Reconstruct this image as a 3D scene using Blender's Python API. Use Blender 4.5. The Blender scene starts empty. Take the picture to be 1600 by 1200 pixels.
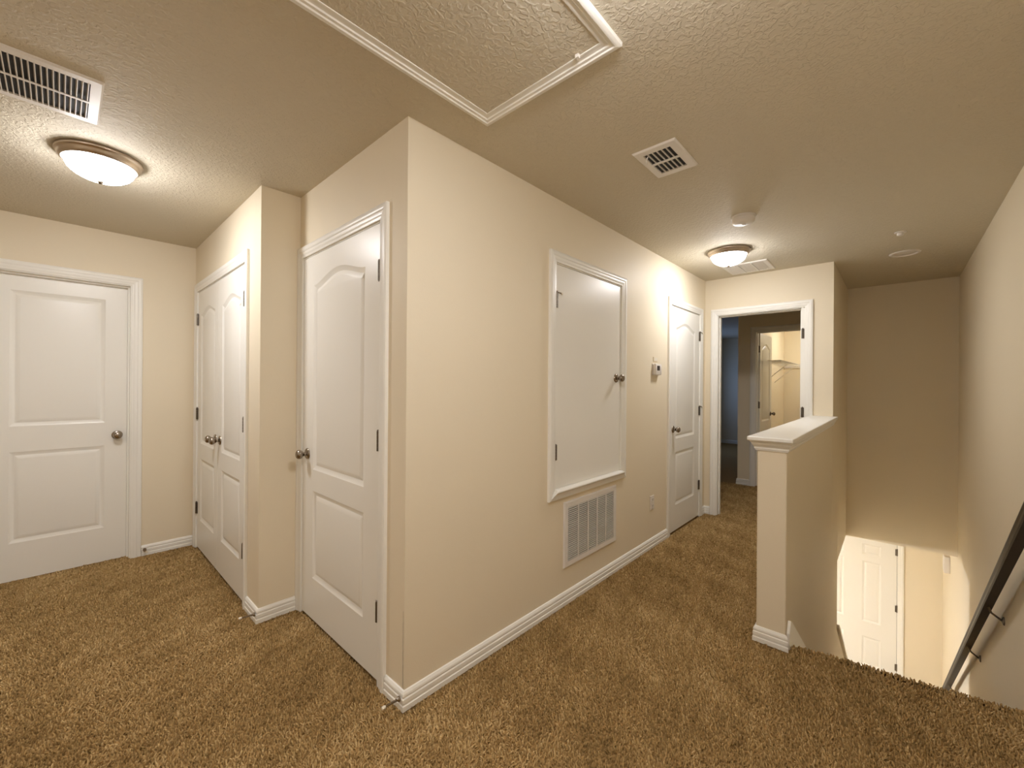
import bpy, bmesh, math, random
import numpy as np
from mathutils import Matrix, Vector

random.seed(7)
RNG = np.random.default_rng(11)
SC = bpy.context.scene
COL = SC.collection
PI = math.pi

# ------------------------------------------------------------------ camera
CAM_H = 1.3376
F_PX = 650.23
YAW, PITCH, ROLL = math.radians(42.6655), math.radians(0.035), math.radians(0.4287)
cam = bpy.data.cameras.new('camera')
cam.sensor_fit = 'HORIZONTAL'
cam.sensor_width = 36.0
cam.lens = F_PX * 36.0 / 1600.0
cam.clip_start = 0.02
camo = bpy.data.objects.new('camera', cam)
COL.objects.link(camo)
fw = Vector((math.cos(YAW) * math.cos(PITCH), math.sin(YAW) * math.cos(PITCH), math.sin(PITCH)))
rt = Vector((math.sin(YAW), -math.cos(YAW), 0))
up = rt.cross(fw)
r2 = rt * math.cos(ROLL) + up * math.sin(ROLL)
u2 = up * math.cos(ROLL) - rt * math.sin(ROLL)
m = Matrix.Identity(4)
for i in range(3):
    m[i][0], m[i][1], m[i][2] = r2[i], u2[i], -fw[i]
m[2][3] = CAM_H
camo.matrix_world = m
SC.camera = camo

# ------------------------------------------------------------------ world, exposure
w = bpy.data.worlds.new('world')
SC.world = w
w.use_nodes = True
bg = w.node_tree.nodes.get('Background')
bg.inputs[0].default_value = (0.35, 0.45, 0.65, 1)
bg.inputs[1].default_value = 0.0
SC.view_settings.view_transform = 'Standard'
SC.view_settings.look = 'None'
SC.view_settings.gamma = 1.0
SC.view_settings.use_curve_mapping = False
SC.view_settings.exposure = 0.55
SC.cycles.use_denoising = True
SC.cycles.max_bounces = 12
SC.cycles.diffuse_bounces = 8
SC.cycles.glossy_bounces = 4
SC.cycles.caustics_reflective = False
SC.cycles.caustics_refractive = False
SC.cycles.sample_clamp_indirect = 8.0

LAMP_NEAR, LAMP_LEFT, LAMP_FAR, FILL_BACK, LAMP_LOWER, LAMP_CLOSET = 62.0, 63.0, 52.0, 48.0, 350.0, 38.0
LAMP_COL = (1.0, 0.98, 0.99)
LAMP_WARM = (1.0, 0.955, 0.85)
DAY_W = 6.5

# daylight falling through the bedroom window (out of view)
dl = bpy.data.lights.new('daylight', 'AREA')
dl.shape = 'RECTANGLE'; dl.size = 1.3; dl.size_y = 1.1
dl.energy = DAY_W; dl.color = (0.33, 0.52, 1.0)
dlo = bpy.data.objects.new('daylight', dl)
dlo.location = (9.4, 3.10, 1.35)
dlo.rotation_euler = (PI / 2 + PI, 0, 0)
COL.objects.link(dlo)

# ------------------------------------------------------------------ materials
def new_mat(name):
    mt = bpy.data.materials.new(name)
    mt.use_nodes = True
    nt = mt.node_tree
    return mt, nt, nt.nodes['Principled BSDF']

def plain(name, col, rough=0.5, metal=0.0, spec=0.5, bump=None, var=0.0, coord='Object'):
    """colour + roughness, optional (scale, distance, strength, detail) bump and colour variation"""
    mt, nt, b = new_mat(name)
    b.inputs['Base Color'].default_value = (*col, 1)
    b.inputs['Roughness'].default_value = rough
    b.inputs['Metallic'].default_value = metal
    b.inputs['Specular IOR Level'].default_value = spec
    if bump or var:
        tc = nt.nodes.new('ShaderNodeNewGeometry')
        pos = tc.outputs['Position']
    if bump:
        sc_, dist, stren, det = bump
        n = nt.nodes.new('ShaderNodeTexNoise'); n.inputs['Scale'].default_value = sc_; n.inputs['Detail'].default_value = det
        nt.links.new(pos, n.inputs['Vector'])
        bp = nt.nodes.new('ShaderNodeBump'); bp.inputs['Distance'].default_value = dist; bp.inputs['Strength'].default_value = stren
        nt.links.new(n.outputs['Fac'], bp.inputs['Height'])
        nt.links.new(bp.outputs['Normal'], b.inputs['Normal'])
    if var:
        n2 = nt.nodes.new('ShaderNodeTexNoise'); n2.inputs['Scale'].default_value = 2.3; n2.inputs['Detail'].default_value = 3
        nt.links.new(pos, n2.inputs['Vector'])
        mx = nt.nodes.new('ShaderNodeMix'); mx.data_type = 'RGBA'
        mx.inputs[6].default_value = (*[c * (1 - var) for c in col], 1)
        mx.inputs[7].default_value = (*[min(1, c * (1 + var)) for c in col], 1)
        nt.links.new(n2.outputs['Fac'], mx.inputs[0])
        nt.links.new(mx.outputs[2], b.inputs['Base Color'])
    return mt

def knockdown(name, col):
    """sprayed and flattened plaster texture"""
    mt, nt, b = new_mat(name)
    b.inputs['Base Color'].default_value = (*col, 1)
    b.inputs['Roughness'].default_value = 0.72
    b.inputs['Specular IOR Level'].default_value = 0.25
    g = nt.nodes.new('ShaderNodeNewGeometry')
    n1 = nt.nodes.new('ShaderNodeTexNoise'); n1.inputs['Scale'].default_value = 62; n1.inputs['Detail'].default_value = 1.5; n1.inputs['Distortion'].default_value = 0.7
    nt.links.new(g.outputs['Position'], n1.inputs['Vector'])
    cr = nt.nodes.new('ShaderNodeValToRGB')
    cr.color_ramp.elements[0].position = 0.45; cr.color_ramp.elements[1].position = 0.60
    nt.links.new(n1.outputs['Fac'], cr.inputs['Fac'])
    n2 = nt.nodes.new('ShaderNodeTexNoise'); n2.inputs['Scale'].default_value = 130; n2.inputs['Detail'].default_value = 2
    nt.links.new(g.outputs['Position'], n2.inputs['Vector'])
    ad = nt.nodes.new('ShaderNodeMath'); ad.operation = 'MULTIPLY_ADD'; ad.inputs[1].default_value = 0.10
    nt.links.new(n2.outputs['Fac'], ad.inputs[0]); nt.links.new(cr.outputs['Color'], ad.inputs[2])
    bp = nt.nodes.new('ShaderNodeBump'); bp.inputs['Distance'].default_value = 0.0017; bp.inputs['Strength'].default_value = 0.8
    nt.links.new(ad.outputs[0], bp.inputs['Height'])
    nt.links.new(bp.outputs['Normal'], b.inputs['Normal'])
    return mt

def emitter(name, col, strength):
    mt = bpy.data.materials.new(name); mt.use_nodes = True
    nt = mt.node_tree
    b = nt.nodes['Principled BSDF']
    b.inputs['Base Color'].default_value = (0.9, 0.88, 0.84, 1)
    b.inputs['Roughness'].default_value = 0.3
    b.inputs['Emission Color'].default_value = (*col, 1)
    # the bulbs sit low in the bowl: the glass is brightest at its bottom and dimmer at the rim
    tc = nt.nodes.new('ShaderNodeTexCoord'); sx = nt.nodes.new('ShaderNodeSeparateXYZ')
    mr = nt.nodes.new('ShaderNodeMapRange')
    mr.inputs['From Min'].default_value = -0.035; mr.inputs['From Max'].default_value = -0.115
    mr.inputs['To Min'].default_value = 0.17 * strength; mr.inputs['To Max'].default_value = 1.58 * strength
    nt.links.new(tc.outputs['Object'], sx.inputs[0]); nt.links.new(sx.outputs['Z'], mr.inputs['Value'])
    nt.links.new(mr.outputs['Result'], b.inputs['Emission Strength'])
    return mt

M = {}
M['wall'] = plain('cream_wall_paint', (0.785, 0.705, 0.55), 0.55, spec=0.3, bump=(240, 0.0009, 0.45, 2), var=0.015)
M['ceil'] = knockdown('knockdown_ceiling', (0.625, 0.57, 0.455))
M['trim'] = plain('white_semigloss_paint', (0.85, 0.84, 0.79), 0.34, spec=0.5)
M['door'] = plain('white_door_paint', (0.84, 0.83, 0.78), 0.33, spec=0.5, bump=(90, 0.0004, 0.25, 3))
M['nickel'] = plain('brushed_nickel', (0.34, 0.29, 0.235), 0.24, metal=1.0)
M['hinge'] = plain('dull_nickel_hinge', (0.20, 0.175, 0.145), 0.42, metal=1.0)
M['pan'] = plain('satin_nickel_lamp_pan', (0.50, 0.42, 0.34), 0.33, metal=1.0)
M['plastic'] = plain('white_plastic', (0.74, 0.70, 0.65), 0.4)
M['register'] = plain('white_enamel_register', (0.76, 0.73, 0.69), 0.38)
M['dark'] = plain('duct_shade', (0.036, 0.038, 0.042), 0.8)  # near-black sheet behind the slats; the duct's shade is put into its colour
M['filter'] = plain('grey_duct_filter', (0.10, 0.095, 0.09), 0.9, bump=(120, 0.002, 0.6, 2))
M['screen'] = plain('dark_lcd', (0.035, 0.03, 0.03), 0.25)
M['slot'] = plain('dark_slot', (0.05, 0.04, 0.035), 0.7)
M['rubber'] = plain('white_rubber', (0.78, 0.72, 0.60), 0.6)
M['rail'] = plain('espresso_stained_wood', (0.016, 0.0085, 0.006), 0.42, spec=0.35, bump=(60, 0.0006, 0.3, 4))
M['wire'] = plain('white_vinyl_wire', (0.72, 0.68, 0.60), 0.4)
M['tile'] = plain('beige_floor_tile', (0.55, 0.50, 0.42), 0.45)
M['crack'] = plain('paint_crack', (0.10, 0.075, 0.05), 0.9)
M['glass'] = plain('window_glass', (0.55, 0.65, 0.8), 0.1)

def carpet_mat():
    mt, nt, b = new_mat('brown_cut_pile')
    b.inputs['Roughness'].default_value = 0.95
    b.inputs['Specular IOR Level'].default_value = 0.1
    at = nt.nodes.new('ShaderNodeAttribute'); at.attribute_name = 'tone'
    mx = nt.nodes.new('ShaderNodeValToRGB')
    e = mx.color_ramp.elements
    e[0].position = 0.0; e[0].color = (0.25, 0.155, 0.058, 1)
    e[1].position = 1.0; e[1].color = (0.76, 0.56, 0.29, 1)
    k = e.new(0.5); k.color = (0.50, 0.335, 0.142, 1)
    nt.links.new(at.outputs['Fac'], mx.inputs['Fac'])
    nt.links.new(mx.outputs['Color'], b.inputs['Base Color'])
    return mt
M['pile'] = carpet_mat()

def carpet_base():
    mt, nt, b = new_mat('brown_carpet_backing')
    b.inputs['Roughness'].default_value = 0.95
    b.inputs['Specular IOR Level'].default_value = 0.1
    g = nt.nodes.new('ShaderNodeNewGeometry')
    n = nt.nodes.new('ShaderNodeTexNoise'); n.inputs['Scale'].default_value = 85; n.inputs['Detail'].default_value = 3
    nt.links.new(g.outputs['Position'], n.inputs['Vector'])
    cr = nt.nodes.new('ShaderNodeValToRGB')
    cr.color_ramp.elements[0].position = 0.3; cr.color_ramp.elements[0].color = (0.22, 0.135, 0.052, 1)
    cr.color_ramp.elements[1].position = 0.7; cr.color_ramp.elements[1].color = (0.48, 0.31, 0.13, 1)
    nt.links.new(n.outputs['Fac'], cr.inputs['Fac']); nt.links.new(cr.outputs['Color'], b.inputs['Base Color'])
    bp = nt.nodes.new('ShaderNodeBump'); bp.inputs['Distance'].default_value = 0.006; bp.inputs['Strength'].default_value = 0.8
    nt.links.new(n.outputs['Fac'], bp.inputs['Height']); nt.links.new(bp.outputs['Normal'], b.inputs['Normal'])
    return mt
M['carpet'] = carpet_base()

# ------------------------------------------------------------------ mesh helpers
class MB:
    def __init__(self):
        self.v, self.f = [], []
    def add(self, verts, faces):
        o = len(self.v)
        self.v += [tuple(p) for p in verts]
        self.f += [tuple(i + o for i in fc) for fc in faces]
        return self
    def box(self, x0, x1, y0, y1, z0, z1):
        x0, x1 = min(x0, x1), max(x0, x1); y0, y1 = min(y0, y1), max(y0, y1); z0, z1 = min(z0, z1), max(z0, z1)
        return self.add([(x0,y0,z0),(x1,y0,z0),(x1,y1,z0),(x0,y1,z0),(x0,y0,z1),(x1,y0,z1),(x1,y1,z1),(x0,y1,z1)],
                        [(0,3,2,1),(4,5,6,7),(0,1,5,4),(1,2,6,5),(2,3,7,6),(3,0,4,7)])
    def loft(self, rings, cap=True, close=True):
        """rings: list of equal-length closed point loops"""
        n = len(rings[0]); vs = [p for r in rings for p in r]; fs = []
        for a in range(len(rings) - 1):
            for i in range(n if close else n - 1):
                j = (i + 1) % n
                fs.append((a*n+i, a*n+j, (a+1)*n+j, (a+1)*n+i))
        if cap:
            fs.append(tuple(range(n - 1, -1, -1)))
            fs.append(tuple(range((len(rings)-1)*n, len(rings)*n)))
        return self.add(vs, fs)
    def lathe(self, prof, axis='z', c=(0,0,0), n=32, sy=1.0):
        """prof: [(r, h)] turned about axis through c; h measured along the axis"""
        rings = []
        for r, h in prof:
            rg = []
            for i in range(n):
                a = 2*PI*i/n; p, q = r*math.cos(a), r*math.sin(a)*sy
                if axis == 'z': rg.append((c[0]+p, c[1]+q, c[2]+h))
                elif axis == 'y': rg.append((c[0]+p, c[1]+h, c[2]+q))
                else: rg.append((c[0]+h, c[1]+p, c[2]+q))
            rings.append(rg)
        return self.loft(rings)
    def tube(self, p, q, r, n=10, r2=None):
        p, q = Vector(p), Vector(q); d = (q - p).normalized()
        a = d.orthogonal().normalized(); b = d.cross(a); r2 = r if r2 is None else r2
        rings = [[tuple(c + (a*math.cos(2*PI*i/n) + b*math.sin(2*PI*i/n))*rr) for i in range(n)] for c, rr in ((p, r), (q, r2))]
        return self.loft(rings)
    def build(self, name, mat, parent=None, bevel=0.0, smooth=None, seg=1):
        me = bpy.data.meshes.new(name)
        bm = bmesh.new()
        vs = [bm.verts.new(p) for p in self.v]
        for fc in self.f:
            try: bm.faces.new([vs[i] for i in fc])
            except ValueError: pass
        bmesh.ops.recalc_face_normals(bm, faces=bm.faces)
        if bevel > 0:
            bmesh.ops.bevel(bm, geom=[e for e in bm.edges if len(e.link_faces) == 2 and e.calc_face_angle(0) > 0.5], offset=bevel, segments=seg, affect='EDGES', profile=0.5)
        bm.to_mesh(me); bm.free()
        me.materials.append(M[mat] if isinstance(mat, str) else mat)
        if smooth is not None:
            me.polygons.foreach_set('use_smooth', [True]*len(me.polygons))
            me.set_sharp_from_angle(angle=math.radians(smooth))
        o = bpy.data.objects.new(name, me); COL.objects.link(o)
        if parent is not None: o.parent = parent
        return o

def tag(o, label, cat, group=None, kind=None):
    o['label'] = label; o['category'] = cat
    if group: o['group'] = group
    if kind: o['kind'] = kind
    return o

def empty(name, loc=(0,0,0), rz=0.0):
    o = bpy.data.objects.new(name, None); COL.objects.link(o)
    o.location = loc; o.rotation_euler = (0, 0, rz); o.empty_display_size = 0.1
    return o

def copy_part(src, parent, loc=None, rot=None):
    c = src.copy(); COL.objects.link(c); c.parent = parent
    if loc is not None: c.location = loc
    if rot is not None: c.rotation_euler = rot
    return c

# wall-local frames: x along the wall (to the viewer's right), y into the wall, z up
S, W_, N_ = 0.0, -PI/2, PI       # wall faces -y, -x, +y
def frame_pt(fr, x, y):
    """local (x,y) -> world for frame (ox,oy,rz)"""
    ox, oy, rz = fr; c, s = math.cos(rz), math.sin(rz)
    return ox + x*c - y*s, oy + x*s + y*c

def wall(name, label, loc, rz, s0, s1, z0, z1, th, openings=(), mat='wall'):
    """one wall as a closed mesh with real openings (sa, sb, za, zb)"""
    xs = sorted({s0, s1, *[o for q in openings for o in q[:2]]})
    zs = sorted({z0, z1, *[o for q in openings for o in q[2:]]})
    nx, nz = len(xs) - 1, len(zs) - 1
    def solid(i, k):
        if i < 0 or k < 0 or i >= nx or k >= nz: return False
        cx, cz = (xs[i]+xs[i+1])/2, (zs[k]+zs[k+1])/2
        return not any(a < cx < b and c < cz < d for a, b, c, d in openings)
    idx = {}; vs = []; fs = []
    def V(i, k, y):
        key = (i, k, y)
        if key not in idx:
            idx[key] = len(vs); vs.append((xs[i], th if y else 0.0, zs[k]))
        return idx[key]
    for i in range(nx):
        for k in range(nz):
            if not solid(i, k): continue
            fs.append((V(i,k,0), V(i+1,k,0), V(i+1,k+1,0), V(i,k+1,0)))
            fs.append((V(i,k,1), V(i,k+1,1), V(i+1,k+1,1), V(i+1,k,1)))
            if not solid(i-1,k): fs.append((V(i,k,0), V(i,k+1,0), V(i,k+1,1), V(i,k,1)))
            if not solid(i+1,k): fs.append((V(i+1,k,0), V(i+1,k,1), V(i+1,k+1,1), V(i+1,k+1,0)))
            if not solid(i,k-1): fs.append((V(i,k,0), V(i,k,1), V(i+1,k,1), V(i+1,k,0)))
            if not solid(i,k+1): fs.append((V(i,k+1,0), V(i+1,k+1,0), V(i+1,k+1,1), V(i,k+1,1)))
    b = MB().add(vs, fs)
    o = b.build(name, mat)
    o.location = loc; o.rotation_euler = (0, 0, rz)
    return tag(o, label, 'wall', kind='structure')

# profile of a colonial casing: (offset outward from opening edge, projection)
CAS = [(0.0,0.0),(0.0,0.009),(0.006,0.011),(0.016,0.0105),(0.021,0.0135),(0.033,0.0135),(0.036,0.016),(0.044,0.018),(0.058,0.018),(0.0625,0.015),(0.0625,0.0)]
def cas_piece(kind, x0, x1, z0, z1, prof=CAS, open_bottom=True):
    """left / right / head / sill piece of a casing around opening x0..x1, z0..z1 (local, y=-projection)"""
    b = MB(); A, B = [], []
    for wv, d in prof:
        if kind == 'left':  A.append((x0-wv, -d, z0 if open_bottom else z0-wv)); B.append((x0-wv, -d, z1+wv))
        if kind == 'right': A.append((x1+wv, -d, z0 if open_bottom else z0-wv)); B.append((x1+wv, -d, z1+wv))
        if kind == 'head':  A.append((x0-wv, -d, z1+wv)); B.append((x1+wv, -d, z1+wv))
        if kind == 'sill':  A.append((x0-wv, -d, z0-wv)); B.append((x1+wv, -d, z0-wv))
    return b.loft([A, B])

BASE = [(0.0,0.0),(0.0150,0.0),(0.0150,0.021),(0.0115,0.024),(0.0115,0.030),(0.0135,0.033),(0.0135,0.048),(0.0095,0.052),(0.0095,0.056),(0.0125,0.060),(0.0110,0.068),(0.0055,0.077),(0.0,0.079)]
NB = [0]
def baseboard(name, label, loc, rz, s0, s1, m0=0, m1=0, z=-0.004):
    """m: +1 outer corner, -1 inner corner, 0 square end"""
    A = [(s0 - m0*d, -d, h+z) for d, h in BASE]; B = [(s1 + m1*d, -d, h+z) for d, h in BASE]
    o = MB().loft([A, B]).build(name, 'trim', smooth=14)
    o.location = loc; o.rotation_euler = (0, 0, rz)
    return tag(o, label, 'baseboard', kind='structure')

# ------------------------------------------------------------------ hardware meshes (shared)
def knob_mesh(mb):
    """egg knob standing out along -y from a rosette on the door face"""
    return mb.lathe([(0.0,-0.064),(0.010,-0.0635),(0.018,-0.061),(0.0235,-0.056),(0.0262,-0.049),(0.0258,-0.042),(0.0225,-0.035),(0.016,-0.029),(0.0115,-0.025),(0.0105,-0.018),(0.0115,-0.010)], 'y', n=28)
def rosette_mesh(mb):
    return mb.lathe([(0.0,-0.0125),(0.013,-0.0125),(0.017,-0.010),(0.026,-0.0085),(0.0305,-0.005),(0.032,0.0)], 'y', n=28)
_kn = None
def add_knob(parent, x, z, y=0.0):
    global _kn
    if _kn is None:
        k = knob_mesh(MB()).build('knob', 'nickel', parent, smooth=50)
        r = rosette_mesh(MB()).build('rosette', 'nickel', k, smooth=40)
        _kn = (k, r)
    else:
        k = copy_part(_kn[0], parent); r = copy_part(_kn[1], k)
    k.location = (x, y, z)
    return k
_hg = None
def add_hinge(parent, x, z, y=0.0, leaf=1, stop=False):
    """knuckle and a narrow leaf edge; z = centre"""
    global _hg
    if _hg is None:
        b = MB()
        for q in range(5):
            b.lathe([(0.0072,0.0),(0.0072,0.0165)], 'z', (0, -0.006, -0.044 + q*0.0177), 12)
        b.lathe([(0.0072,0.0),(0.0072,0.004),(0.003,0.007)], 'z', (0, -0.005, 0.0445), 12)
        b.box(-0.019, 0.019, -0.0024, 0.001, -0.0445, 0.0445)
        _hg = b.build('hinge', 'hinge', parent)
        h = _hg
    else:
        h = copy_part(_hg, parent)
    h.location = (x, y, z)
    if stop:
        s = MB().tube((0,-0.005,0.048),(0.028*leaf,-0.018,0.040),0.004,8).tube((0.0,-0.005,0.046),(0,-0.005,0.053),0.008,12).build('pin_stop_arm', 'nickel', h)
        MB().tube((0.028*leaf,-0.018,0.040),(0.036*leaf,-0.0215,0.0375),0.0065,10).build('pin_stop_tip', 'rubber', h)
    return h

# ------------------------------------------------------------------ panelled doors
def panel_outline(x0, x1, z0, z1, arch=0.0, n=22):
    pts = [(x0, z0), (x1, z0)]
    if arch <= 0: return pts + [(x1, z1), (x0, z1)]
    for i in range(n + 1):
        t = i / n
        s = math.sin(PI * t)
        pts.append((x1 + (x0 - x1) * t, z1 + arch * (s ** 1.6)))
    return pts
def inset(pts, d):
    n = len(pts); out = []
    for i in range(n):
        p0, p1, p2 = pts[i-1], pts[i], pts[(i+1) % n]
        a = Vector((p1[0]-p0[0], p1[1]-p0[1])).normalized(); b = Vector((p2[0]-p1[0], p2[1]-p1[1])).normalized()
        na, nb = Vector((-a.y, a.x)), Vector((-b.y, b.x))
        k = 1 + na.dot(nb)
        mv = (na + nb) / max(k, 0.35)
        out.append((p1[0] + mv.x*d, p1[1] + mv.y*d))
    return out
PAN = [(0.0,0.0),(0.003,0.0012),(0.021,0.0098),(0.025,0.0102),(0.045,0.0032),(0.049,0.0026)]
def panel_mesh(outline, th):
    rings = [[(x, d, z) for x, z in inset(outline, w)] for w, d in PAN]
    b = MB(); n = len(outline)
    vs = [p for r in rings for p in r]; fs = []
    for a in range(len(rings)-1):
        for i in range(n):
            j = (i+1) % n
            fs.append((a*n+i, a*n+j, (a+1)*n+j, (a+1)*n+i))
    fs.append(tuple(range((len(rings)-1)*n, len(rings)*n)))
    return b.add(vs, fs)
def slab_mesh(x0, x1, z0, z1, th, outlines):
    """door leaf with panel holes in its front (y=0); back at y=th"""
    bm = bmesh.new()
    def loop(pts):
        vs = [bm.verts.new((x, 0, z)) for x, z in pts]
        return vs, [bm.edges.new((vs[i], vs[(i+1) % len(vs)])) for i in range(len(vs))]
    ov, oe = loop([(x0,z0),(x1,z0),(x1,z1),(x0,z1)])
    es = list(oe)
    for o in outlines: es += loop(o)[1]
    bmesh.ops.triangle_fill(bm, use_beauty=True, use_dissolve=False, edges=es)
    bv = [bm.verts.new((v.co.x, th, v.co.z)) for v in ov]
    for i in range(4):
        j = (i+1) % 4
        bm.faces.new((ov[i], ov[j], bv[j], bv[i]))
    bm.faces.new(bv[::-1])
    for f in bm.faces:
        f.normal_update()
        c = f.calc_center_median()
        want = Vector((0,-1,0)) if abs(c.y) < 1e-6 else (Vector((0,1,0)) if abs(c.y-th) < 1e-6 else Vector((c.x-(x0+x1)/2, 0, c.z-(z0+z1)/2)))
        if f.normal.dot(want) < 0: f.normal_flip()
    me = bpy.data.meshes.new('slab'); bm.to_mesh(me); bm.free()
    return me
def make_slab(parent, x0, x1, z0, z1, th, outlines, y=0.0, mat='door', back=False):
    me = slab_mesh(x0, x1, z0, z1, th, outlines)
    me.materials.append(M[mat])
    o = bpy.data.objects.new('slab', me); COL.objects.link(o); o.parent = parent; o.location = (0, y, 0)
    for ol in outlines:
        p = panel_mesh(ol, th).build('panel', mat, parent, smooth=20)
        p.location = (0, y, 0)
    return o
def two_panel(x0, x1, arch, m=0.115, zt=1.885, mid=(0.73, 0.85), zb=0.24):
    return [panel_outline(x0+m, x1-m, mid[1], zt, arch), panel_outline(x0+m, x1-m, zb, mid[0], 0)]

def door_trim(n, label, loc, rz, x0, x1, z0, z1, depth, stop_y=None, bottom=False, rr=0.006):
    """jamb lining + casing round an opening x0..x1; pieces are parts of the trim"""
    t = empty('trim_%d' % n, loc, rz)
    tag(t, label, 'door trim', kind='structure')
    g = 0.018
    for nm, sx in (('side_jamb', x0), ('side_jamb', x1)):
        sgn = -1 if sx == x0 else 1
        MB().box(sx, sx + sgn*g, 0, depth, z0, z1).build(nm, 'trim', t)
        if stop_y is not None:
            MB().box(sx, sx - sgn*0.011, stop_y, stop_y+0.032, z0, z1-0.011).build('door_stop_strip', 'trim', t)
    MB().box(x0-g, x1+g, 0, depth, z1, z1+g).build('head_jamb', 'trim', t)
    if stop_y is not None:
        MB().box(x0, x1, stop_y, stop_y+0.032, z1-0.011, z1).build('door_stop_strip', 'trim', t)
    r = 0.006
    cas_piece('left', x0-r, x1+r, z0-(0.004 if not bottom else -0.0), z1+r, open_bottom=not bottom).build('side_casing', 'trim', t, smooth=35)
    cas_piece('right', x0-r, x1+rr, z0-(0.004 if not bottom else -0.0), z1+r, open_bottom=not bottom).build('side_casing', 'trim', t, smooth=35)
    cas_piece('head', x0-r, x1+rr, z0, z1+r).build('head_casing', 'trim', t, smooth=35)
    return t

# ------------------------------------------------------------------ plan (metres, camera above the origin)
YA, XC, YD, XE, YF = 1.482, 0.9656, 2.612, 0.7555, 4.263
XG, YH, XI, YJ = 4.610, 0.404, 6.024, -0.4614
XN, YN = 2.501, 0.536
CZ, ZS, ZL = 2.44, -0.341, -2.781
XB = -2.30
T = 0.115
FZ = -0.012          # carpet backing level; pile tips reach z = 0

# ------------------------------------------------------------------ floors and ceilings
NOSE = [(0.404, 2.566), (0.33, 2.588), (0.22, 2.614), (0.0, 2.648), (-0.17, 2.670), (-0.4614, 2.722)]
b = MB()
poly = [(XB, YJ)] + [(x, y) for y, x in NOSE[::-1]] + [(2.55, YH+0.03), (XG+0.06, YH+0.03), (XG+0.06, YA+T), (XC+T, YA+T), (XC+T, YD+T), (XE+T, YD+T), (XE+T, YF+T), (XB, YF+T)]
b.loft([[(x, y, -0.06) for x, y in poly], [(x, y, FZ) for x, y in poly]])
fl = b.build('floor', 'carpet')
tag(fl, 'brown carpeted landing floor running from the left doors to the stair edge', 'floor', kind='structure')
# rounded carpet nosing over the top stair
b = MB(); rings = []
for y, x in NOSE:
    rings.append([(x-0.03, y, FZ)] + [(x + 0.016*math.sin(a), y, FZ-0.016 + 0.016*math.cos(a)) for a in [i*PI/8 for i in range(9)]] + [(x-0.03, y, FZ-0.032)])
b.loft(rings)
b.build('nosing', 'carpet', fl, smooth=60)

b = MB().box(XG+0.06, 10.62, 0.50, 3.12, -0.06, FZ)
tag(b.build('floor_bedroom', 'carpet'), 'dim carpet floor seen through the open bedroom doorway', 'floor', kind='structure')

b = MB().box(XB-T, 10.75, YJ-T, YF+T+0.02, CZ, CZ+0.12)
ce = tag(b.build('ceiling', 'ceil'), 'beige ceiling with knockdown plaster texture over the landing', 'ceiling', kind='structure')

# ------------------------------------------------------------------ walls upstairs
# long wall with hatch, facing -y
HX0, HX1, HZ0, HZ1 = 1.985, 2.775, 0.717, 2.056
AX0, AX1 = 3.700, 4.440
DH = 2.058
wA = wall('wall_hatch', 'long cream wall carrying the utility hatch and air grille', (0, YA, 0), S, XC, XG, -0.06, CZ, T,
     [(HX0-0.018, HX1+0.018, HZ0-0.018, HZ1+0.018), (AX0-0.018, AX1+0.018, -0.05, DH+0.018)])
BY0, BY1 = 1.690, 2.550
wB = wall('wall_corner', 'narrow cream wall around the single arched door at the corner', (XC, 0, 0), W_, -YD-T, -YA-T-0.0003, -0.06, CZ, T,
     [(-BY1-0.018, -BY0+0.018, -0.05, DH+0.018)])
wall('wall_return', 'short cream wall return between the double doors and the corner door', (0, YD, 0), S, XE, XC-0.0005, -0.06, CZ, T)
EY0, EY1 = 2.885, 4.155
wall('wall_closet', 'cream wall holding the narrow double closet doors', (XE, 0, 0), W_, -YF, -YD-T-0.0003, -0.06, CZ, T,
     [(-EY1-0.018, -EY0+0.018, -0.05, DH+0.018)])
FX0, FX1 = -0.368, 0.357
wall('wall_left', 'cream wall at the far left around the square-panelled door', (0, YF, 0), S, XB, XE+T, -0.06, CZ, T,
     [(FX0-0.018, FX1+0.018, -0.05, DH+0.018)])
GY0, GY1 = 0.640, 1.352
wall('wall_far', 'cream end wall around the open bedroom doorway', (XG, 0, 0), W_, -YA-T, -YH, -0.06, CZ, T,
     [(-GY1-0.018, -GY0+0.028, -0.05, DH+0.018)])
wall('wall_stair', 'cream wall side of the stairwell below the half wall cap', (0, YH, 0), S, XG+T, XI+T, -0.06, CZ, T)
wall('wall_stair_end', 'shadowed cream wall hanging over the bottom of the stairs', (XI, 0, 0), W_, -YH, -YJ, ZS, CZ, T)
wall('wall_right', 'cream wall on the right behind the dark handrail', (0, YJ, 0), N_, -7.865, -XB, ZL, CZ, T)
wall('wall_back', 'cream wall behind the viewer', (XB, 0, 0), PI/2, YJ-T, YF+T, -0.06, CZ, T)
# half wall: upstand on the landing plus the stair side below
HW_TOP = 1.000
b = MB().box(XN, XG-0.0005, YH, YN, -0.30, HW_TOP+0.055)
hw = tag(b.build('wall_half', 'wall', bevel=0.004), 'cream half wall beside the stairs with a white cap', 'half wall', kind='structure')
wall('wall_stair_lower', 'lower cream wall of the stairs under the landing edge', (0, YH+0.0006, 0), S, XN+0.02, 5.085, ZL, -0.0605, T)
wall('wall_stair_upper', 'cream strip of wall above the opening at the stair foot', (0, YH+0.0002, 0), S, 5.0855, XI+T, ZS, -0.0605, T)
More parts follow.
